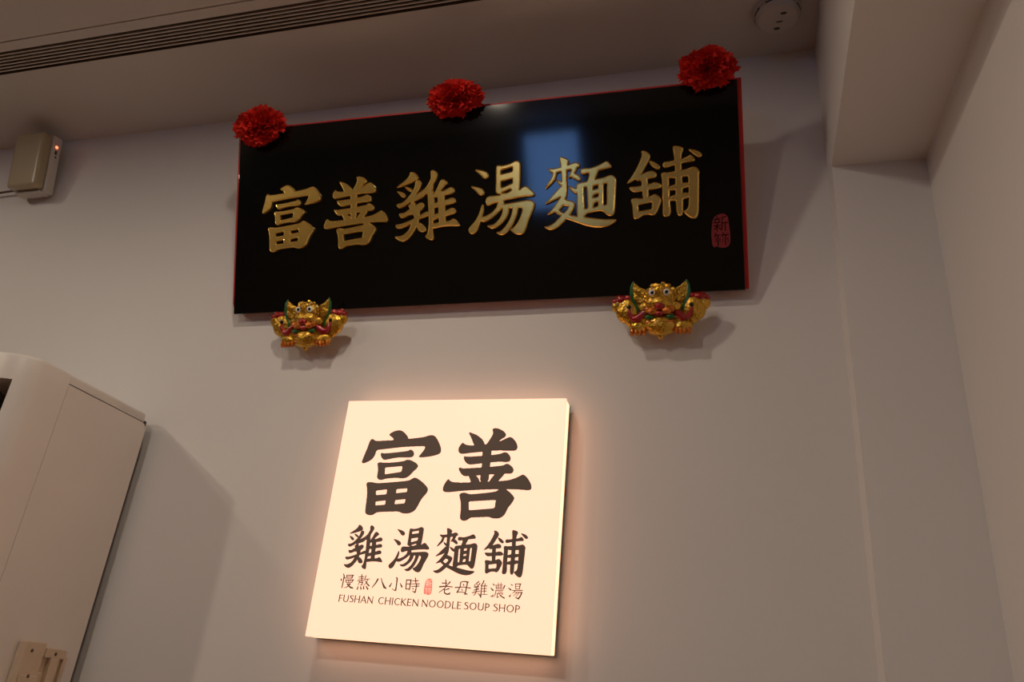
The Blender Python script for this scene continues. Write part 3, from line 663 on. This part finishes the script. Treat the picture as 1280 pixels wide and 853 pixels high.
# Latin capitals: strokes with the thick and thin of a humanist face; cap height 1000, (width, strokes)
T, N = 78, 50
def arc(cx, cy, rx, ry, a0, a1, n, thin=N, thick=T):
    out = []
    for i in range(n + 1):
        a = math.radians(a0 + (a1 - a0) * i / n)
        out.append((cx + rx * math.cos(a), cy + ry * math.sin(a), thin + (thick - thin) * abs(math.cos(a)) ** 1.5))
    return out
CAPS = {
    'F': (480, [[(90, 0, T), (90, 1000, T)], [(90, 965, N), (470, 965, N)], [(90, 520, N), (420, 520, N)]]),
    'U': (720, [[(90, 1000, T), (90, 380, T)] + arc(360, 330, 270, 320, 175, 360, 10)[1:] + [(630, 1000, N + 8)]]),
    'S': (520, [[(460, 900, N), (360, 975, N), (230, 980, N), (110, 900, T), (95, 770, T), (180, 640, T), (330, 530, T), (440, 420, T), (470, 270, T), (400, 90, T - 10), (260, 20, N), (130, 30, N), (40, 90, N)]]),
    'H': (730, [[(90, 0, T), (90, 1000, T)], [(640, 0, T), (640, 1000, T)], [(90, 510, N), (640, 510, N)]]),
    'A': (720, [[(20, 0, N + 6), (340, 980, N + 10)], [(340, 1000, T - 10), (690, 0, T + 6)], [(150, 340, N), (560, 340, N)]]),
    'N': (760, [[(90, 0, N + 6), (90, 1000, N + 6)], [(90, 960, T + 6), (670, 30, T + 6)], [(670, 0, N + 6), (670, 1000, N + 6)]]),
    'C': (680, [[(640, 900, N)] + arc(410, 500, 320, 480, 55, 305, 14) + [(650, 90, N)]]),
    'I': (180, [[(90, 0, T), (90, 1000, T)]]),
    'K': (620, [[(90, 0, T), (90, 1000, T)], [(540, 1000, N + 6), (130, 520, N + 6)], [(170, 560, T), (590, 0, T + 4)]]),
    'E': (500, [[(90, 0, T), (90, 1000, T)], [(90, 965, N), (470, 965, N)], [(90, 520, N), (430, 520, N)], [(90, 35, N), (480, 35, N)]]),
    'O': (840, [arc(420, 500, 340, 480, 0, 360, 24)]),
    'D': (740, [[(90, 0, T), (90, 1000, T)], [(90, 965, N), (300, 965, N)] + arc(300, 500, 360, 465, 80, -80, 14) + [(90, 35, N)]]),
    'L': (480, [[(90, 0, T), (90, 1000, T)], [(90, 35, N), (470, 35, N)]]),
    'P': (560, [[(90, 0, T), (90, 1000, T)], [(90, 965, N), (240, 965, N)] + arc(240, 710, 230, 255, 80, -80, 10) + [(90, 455, N)]]),
}
for word, x0, x1 in (('FUSHAN', 72.0, 163.0), ('CHICKEN', 175.5, 279.5), ('NOODLE', 286.5, 384.5), ('SOUP', 391.5, 453.5), ('SHOP', 461.5, 525.5)):
    pitch = sum(CAPS[c][0] for c in word) + 95 * (len(word) - 1)
    ks = (x1 - x0) / pitch
    strokes, pen = [], 0.0
    for c in word:
        for s in CAPS[c][1]:
            strokes.append([((p[0] + pen) * 1000 / pitch, p[1], p[2]) for p in s])
        pen += CAPS[c][0] + 95
    lp = glyph_loops([], [], strokes, x1 - x0, 15.2, 560)
    link('word', loops_mesh('word', lp, 0.0008, 0, 0.001), 'vinyl', box, (x0 / 1000, 0.0838, 0.0001))

# ------------------------------------------------------------------ red silk flowers on the plaque
def petal(bm, rng, direction, size, lift):
    """One ruffled fan petal growing from the flower's heart along 'direction'."""
    d = Vector(direction).normalized()
    side = d.cross(Vector((rng.uniform(-1, 1), rng.uniform(-1, 1), rng.uniform(-1, 1)))).normalized()
    nrm = d.cross(side)
    nu, nv = 8, 3
    ph, fr = rng.uniform(0, 6.28), rng.uniform(2.2, 3.4)
    grid = []
    for j in range(nv + 1):
        v = j / nv
        row = []
        for i in range(nu + 1):
            u = i / nu * 2 - 1
            spread = u * (0.10 + 0.30 * v ** 0.8) * size
            length = v * size * (1 - 0.22 * u * u) * (1 + (0.10 * (i % 2) if j == nv else 0))
            wave = math.sin(u * 3.14 * fr + ph) * 0.10 * size * v * v + lift * v * v * size * 0.3
            row.append(bm.verts.new(d * length + side * spread + nrm * wave))
        grid.append(row)
    for j in range(nv):
        for i in range(nu):
            bm.faces.new((grid[j][i], grid[j][i + 1], grid[j + 1][i + 1], grid[j + 1][i]))

def flower(label, u, v, rx, ry, rz, seed):
    rng = random.Random(seed)
    f = thing('silk_flower', label, 'flower', (0, 0, 0), group='red silk flowers along the top of the black plaque')
    f.matrix_world = Matrix.Translation((PX, -0.035, 1.0195 + EYE)) @ Matrix.Rotation(math.pi / 2 + LEAN, 4, 'X') @ Matrix.Translation((u - PX, v, 0.012))
    for layer, (n, s, tilt) in enumerate(((34, 1.0, 0.05), (36, 0.97, 0.4), (32, 0.95, 0.75), (22, 0.93, 1.15))):
        bm = bmesh.new()
        for k in range(n):
            a = 2 * math.pi * (k + rng.uniform(-0.4, 0.4)) / n
            t = tilt + rng.uniform(-0.18, 0.22)
            petal(bm, rng, (math.cos(a) * math.cos(t), math.sin(a) * math.cos(t), math.sin(t)), s * rng.uniform(0.82, 1.08), rng.uniform(-1, 1))
        for q in bm.verts:
            q.co.x *= rx
            q.co.y *= ry
            q.co.z = max(q.co.z * rz, -0.009)
        link('petal_layer', from_bm(bm, 'petal_layer', True), 'petal', f)
    link('heart', balls('heart', [((0, 0, 0.2 * rz), (0.35 * rx, 0.35 * ry, 0.35 * rz))]), 'petal', f)
    return f
flower('ruffled red silk flower on the plaque corner away from the ceiling beam', -1.3869, 0.5809, 0.0831, 0.0608, 0.0588, 3)
flower('ruffled red silk flower at the middle of the plaque top', -0.7451, 0.5961, 0.0811, 0.0527, 0.0568, 11)
flower('ruffled red silk flower on the plaque corner next to the ceiling beam', -0.0385, 0.5941, 0.077, 0.0547, 0.0588, 23)

# ------------------------------------------------------------------ gilded lion brackets under the plaque
def mm(*p):
    return tuple(q / 1000 for q in p)

def mesh_lion(parent):
    rng = random.Random(5)
    P = parent
    # moulded backing that joins the whole ornament
    half = [(0, -62), (30, -54), (62, -52), (78, -36), (98, -14), (116, 8), (118, 24), (106, 30), (80, 30), (56, 34), (36, 50), (0, 56)]
    outline = [mm(x, y) for x, y in half] + [mm(-x, y) for x, y in half[-2:0:-1]]
    link('moulded_base', prism('moulded_base', outline, 0.0, 0.022, 'z', bevel=0.006), 'gold', P)
    link('wall_stem', boxes('wall_stem', [((-0.04, -0.045, -0.026), (0.04, 0.000, 0.0))], 0.004), 'orange', P)
    head = balls('head', [(mm(0, 36, 34), mm(40, 26, 34)), (mm(0, 14, 46), mm(36, 20, 28)), (mm(-34, 6, 36), mm(20, 14, 18)), (mm(34, 6, 36), mm(20, 14, 18))], 20, 14)
    link('head', head, 'gold', P)
    curls = []
    for k in range(60):
        a = rng.uniform(0, 2 * math.pi)
        t = rng.uniform(0.15, 1.35)
        c = Vector((0.040 * math.cos(a) * math.cos(t), 0.036 + 0.026 * math.sin(a) * math.cos(t), 0.034 + 0.034 * math.sin(t)))
        if abs(abs(c.x) - 0.018) < 0.010 and abs(c.y - 0.038) < 0.010:
            continue
        r = rng.uniform(0.0045, 0.0072)
        curls.append((tuple(c), (r, r, r)))
    for k in range(34):
        x = rng.uniform(-0.032, 0.032)
        curls.append(((x, 0.010 + rng.uniform(-0.012, 0.014), 0.044 + 0.024 * math.sqrt(max(0, 1 - (x / 0.033) ** 2))), (0.004, 0.004, 0.004)))
    mane = link('mane_curls', balls('mane_curls', curls, 8, 6), 'gold', P)
    mane['kind'] = 'stuff'
    for s in (-1, 1):
        e = link('eye', balls('eye', [((0, 0, 0), mm(9.5, 8.5, 6))]), 'eye_white', P, mm(18 * s, 38, 63))
        link('pupil', balls('pupil', [((0, 0, 0), mm(4.6, 4.6, 3))]), 'black_glaze', e, mm(0.5, 0, 4.5))
        ear = [(34, 50), (50, 56), (66, 69), (70, 58), (71, 40), (66, 24), (52, 16), (38, 22)]
        eo = link('ear', prism('ear', [mm(s * x, y) for x, y in ear], 0.018, 0.034, 'z', bevel=0.004), 'gold', P)
        link('ear_rim', tube('ear_rim', [mm(s * 67, 71, 28), mm(s * 72, 58, 30), mm(s * 73, 40, 32), mm(s * 68, 22, 33), mm(s * 60, 8, 34), mm(s * 57, -4, 34)],
                             [0.002, 0.0045, 0.005, 0.004, 0.0045, 0.003]), 'green_glaze', eo)
        # shoulder with its red top, round boss and dark spot
        link('shoulder', balls('shoulder', [(mm(s * 84, 0, 22), mm(31, 31, 22)), (mm(s * 106, 14, 18), mm(20, 19, 15)), (mm(s * 70, -22, 20), mm(24, 18, 18))], 18, 12), 'gold', P)
        link('shoulder_tuft', balls('shoulder_tuft', [(mm(s * 98, 28, 22), mm(18, 12, 14)), (mm(s * 114, 25, 20), mm(11, 9, 12)), (mm(s * 82, 31, 22), mm(12, 9, 12)), (mm(s * 106, 35, 18), mm(8, 6, 9))]), 'red_glaze', P)
        link('spot', balls('spot', [(mm(s * 79, 8, 43), mm(5.5, 5.5, 5))]), 'black_glaze', P)
        link('ribbon', tube('ribbon', [mm(s * 79, 3, 43), mm(s * 78, -8, 44), mm(s * 70, -20, 44), mm(s * 56, -22, 46), mm(s * 46, -14, 50), mm(s * 38, -6, 54)],
                            [0.003, 0.005, 0.008, 0.010, 0.009, 0.004]), 'red_glaze', P)
        paw = link('paw', balls('paw', [(mm(s * 56, -42, 30), mm(25, 18, 25)), (mm(s * 46, -24, 30), mm(18, 14, 20))], 16, 10), 'gold', P)
        for k in range(4):
            link('claw', balls('claw', [(mm(s * 56 + (k - 1.5) * 10.5, -53, 44), mm(5.4, 10, 11))], 10, 8), 'orange', paw)
        link('leaf', balls('leaf', [(mm(s * 27, -20, 60), mm(12, 5, 6))], 12, 8), 'green_glaze', P)
    link('nose', balls('nose', [(mm(0, 4, 72), mm(13, 9, 10)), (mm(0, -12, 66), mm(11, 6, 8))]), 'red_glaze', P)
    for s in (-1, 1):
        link('jowl', balls('jowl', [(mm(s * 18, -6, 66), mm(13, 9, 9)), (mm(s * 30, -2, 58), mm(9, 8, 8))]), 'orange', P)
    be = link('belly', balls('belly', [(mm(0, -38, 32), mm(43, 27, 36))], 20, 14), 'gold', P)
    for k in range(3):
        link('belly_ring', tube('belly_ring', [mm(x, -28 - 9 * k - 0.006 * (1600 - x * x) * 0.6, 34 + 31 * math.sqrt(max(0.02, 1 - (x / 46) ** 2)) - 3.2 * k) for x in range(-32, 33, 8)],
                                [0.0022] * 9, 6), 'orange', be)
    link('tail_knob', balls('tail_knob', [(mm(0, -62, 34), mm(9, 11, 13)), (mm(0, -50, 50), mm(7, 9, 9))]), 'gold', P)

def lion(label, x):
    t = thing('lion_bracket', label, 'ornament', (x, -0.043, 0.963 + EYE), (math.pi / 2 + math.radians(17), 0, 0), 'gilded lion brackets under the black plaque')
    t.scale = (1.0, 1.08, 0.62)
    return t
first = lion('glossy gold lion ornament holding the plaque above the light box, near the ceiling beam', -0.172)
mesh_lion(first)
second = lion('glossy gold lion ornament holding the plaque end nearer the air conditioner', -1.186)
for ch in list(first.children):
    c = ch.copy()
    COL.objects.link(c)
    c.parent = second
    for g in ch.children:
        d = g.copy()
        COL.objects.link(d)
        d.parent = c

# ------------------------------------------------------------------ tall floor-standing air conditioner
AX, AW = -1.66, 0.56                    # right side plane and width
SEAM, FRONT, CURVE = -0.345, -0.490, -0.425            # side panel seam and front face
TOP = 0.690 + EYE
RX, RY = 0.10, FRONT - CURVE
ac = thing('air_conditioner', 'tall white floor standing air conditioner against the wall', 'air conditioner', (AX, -0.03, 0))
ay = 0.03
def front_plan(x_in=0.0, n=10):
    """Front half of the plan, seam to seam, with wide rounded corners; x relative to the right side."""
    pts = [(0, SEAM + ay)]
    for i in range(n + 1):
        a = math.pi / 2 * i / n
        pts.append((-RX + RX * math.cos(a), CURVE + ay + RY * math.sin(a)))
    for i in range(n, -1, -1):
        a = math.pi / 2 * i / n
        pts.append((-AW + RX - RX * math.cos(a), CURVE + ay + RY * math.sin(a)))
    pts.append((-AW, SEAM + ay))
    return pts
OUT_T, OUT_B, OUT_X = 0.622 + EYE, 0.20 + EYE, 0.036
plan = front_plan()
link('front_cover', prism('front_cover', plan, 0.02, OUT_B, 'z', smooth=True), 'ac_white', ac)
def crowned(name, outline, z0, top, drop=0.008, inset=0.975):
    """Prism with a softly rounded upper rim."""
    bm = bmesh.new()
    cx, cy = sum(p[0] for p in outline) / len(outline), sum(p[1] for p in outline) / len(outline)
    rings = []
    for k, z in ((1.0, z0), (1.0, top - drop), (1 - (1 - inset) * 0.35, top - drop * 0.3), (inset, top)):
        rings.append([bm.verts.new((cx + (x - cx) * k, cy + (y - cy) * k, z)) for x, y in outline])
    n = len(outline)
    for A, B in zip(rings, rings[1:]):
        for i in range(n):
            bm.faces.new((A[i], A[(i + 1) % n], B[(i + 1) % n], B[i]))
    bm.faces.new(rings[0])
    bm.faces.new(rings[-1])
    return from_bm(bm, name, True, 50)
link('upper_cover', crowned('upper_cover', plan, OUT_T, TOP), 'ac_white', ac)
right_post = [p for p in plan[:12] if p[0] >= -OUT_X - 1e-6]
right_post += [(-OUT_X, CURVE + ay + RY * math.sqrt(max(0, 1 - ((RX - OUT_X) / RX) ** 2))), (-OUT_X, SEAM + ay)]
link('outlet_post', prism('outlet_post', right_post, OUT_B, OUT_T, 'z', smooth=True), 'ac_white', ac)
link('outlet_post', prism('outlet_post', [(-AW - p[0], p[1]) for p in right_post], OUT_B, OUT_T, 'z', smooth=True), 'ac_white', ac)
link('outlet_cavity', boxes('outlet_cavity', [((-AW + OUT_X, SEAM + ay - 0.03, OUT_B), (-OUT_X, SEAM + ay, OUT_T))]), 'ac_dark', ac)
for k in range(9):
    x = -OUT_X - 0.03 - k * 0.045
    link('louver', boxes('louver', [((-0.0015, -0.03, -0.195), (0.0015, 0.03, 0.195))]), 'grey_slat', ac,
         (x, SEAM + ay - 0.085, (OUT_B + OUT_T) / 2), (0, 0, 0.5))
link('core', boxes('core', [((-AW + 0.006, SEAM + ay, 0.02), (-0.006, -0.004, TOP - 0.02))]), 'ac_dark', ac)
link('plinth', boxes('plinth', [((-AW + 0.01, FRONT + 0.03 + ay, 0), (-0.01, -0.01, 0.02))]), 'ac_dark', ac)
def side_panel(sx):
    y0, y1, z0, z1, r = SEAM + ay + 0.0018, -0.006, 0.03, 0.661 + EYE, 0.022
    pts = [(y0, z0), (y1, z0)]
    for i in range(7):
        a = math.pi / 2 * i / 6
        pts.append((y1 - r + r * math.cos(a), z1 - r + r * math.sin(a)))
    pts.append((y0, z1))
    return prism('side_panel', pts, -0.0055 if sx > 0 else -AW, 0.0 if sx > 0 else -AW + 0.0055, 'x', bevel=0.0012)
link('side_panel', side_panel(1), 'ac_white', ac)
link('side_panel', side_panel(-1), 'ac_white', ac)
link('top_cap', crowned('top_cap', [(0, SEAM + ay + 0.0006), (-AW, SEAM + ay + 0.0006), (-AW, -0.022), (-AW + 0.018, -0.004), (-0.018, -0.004), (0, -0.022)], 0.6635 + EYE, TOP), 'ac_white', ac)

# ------------------------------------------------------------------ beige bracket screwed to the air conditioner's side
hd = thing('plastic_bracket', 'aged beige plastic bracket pair screwed to the air conditioner side', 'bracket', (AX, -0.17, EYE - 0.04))
def on_side(y):
    return y + 0.17
link('clip_cover', prism('clip_cover', [(on_side(-0.236), 0.086), (on_side(-0.172), 0.086), (on_side(-0.172), 0.020), (on_side(-0.158), 0.020),
                                         (on_side(-0.158), -0.004), (on_side(-0.166), -0.004), (on_side(-0.166), -0.07), (on_side(-0.236), -0.07)], 0.001, 0.024, 'x', bevel=0.003), 'beige', hd)
link('cover_step', boxes('cover_step', [((0.024, on_side(-0.228), -0.06), (0.029, on_side(-0.176), 0.012))], 0.0015), 'beige', hd)
link('rail_plate', boxes('rail_plate', [((0.0005, on_side(-0.155), -0.07), (0.006, on_side(-0.082), 0.074))], 0.001), 'beige', hd)
link('rail', boxes('rail', [((0.006, on_side(-0.160), 0.054), (0.016, on_side(-0.098), 0.076))], 0.002), 'beige', hd)
link('rail', boxes('rail', [((0.006, on_side(-0.140), -0.07), (0.018, on_side(-0.112), 0.054))], 0.002), 'beige', hd)
link('rail', boxes('rail', [((0.006, on_side(-0.096), -0.07), (0.014, on_side(-0.084), 0.060))], 0.0015), 'beige', hd)
for y, z, x in ((-0.212, 0.066, 0.024), (-0.205, 0.010, 0.029), (-0.128, 0.064, 0.016)):
    link('screw', balls('screw', [((0, 0, 0), (0.0016, 0.0045, 0.0045))], 10, 6), 'screw', hd, (x, on_side(y), z))

# ------------------------------------------------------------------ emergency lamp below the ceiling
em = thing('emergency_lamp', 'small boxy wall lamp with a yellowed cover and red indicator light', 'lamp',
           (-2.404, -0.010, 1.569 + EYE), (math.pi / 2 + math.radians(11.6), 0, 0))
EW, EH = 0.137, 0.228
link('housing', boxes('housing', [((-EW, 0, 0), (0, EH, 0.040))], 0.006, 3), 'lamp_body', em)
cov = boxes('cover', [((-EW + 0.001, 0.006, 0.0405), (-0.001, EH - 0.004, 0.082))], 0.016, 4)
link('cover', cov, 'lamp_cover', em)
link('lower_lip', boxes('lower_lip', [((-EW + 0.012, -0.006, 0.006), (-0.012, 0.004, 0.050))], 0.003), 'lamp_body', em)
link('indicator', balls('indicator', [((0, 0, 0), (0.003, 0.0055, 0.0055))], 12, 8), 'led', em, (0.0005, EH - 0.042, 0.022))
link('test_switch', boxes('test_switch', [((0.0, -0.008, -0.004), (0.0015, 0.008, 0.004))], 0.0005), 'ac_dark', em, (0, EH - 0.064, 0.022))
link('test_button', balls('test_button', [((0, 0, 0), (0.002, 0.004, 0.004))], 10, 6), 'ac_dark', em, (0, EH - 0.082, 0.020))
link('test_button', balls('test_button', [((0, 0, 0), (0.0015, 0.005, 0.005))], 10, 6), 'lamp_body', em, (0, EH - 0.100, 0.020))
link('power_cord', tube('power_cord', [(-EW + 0.01, 0.03, 0.008), (-EW - 0.05, 0.034, 0.006), (-EW - 0.2, 0.030, 0.0045), (-EW - 0.6, 0.02, 0.004)], [0.004] * 4), 'duct', em)
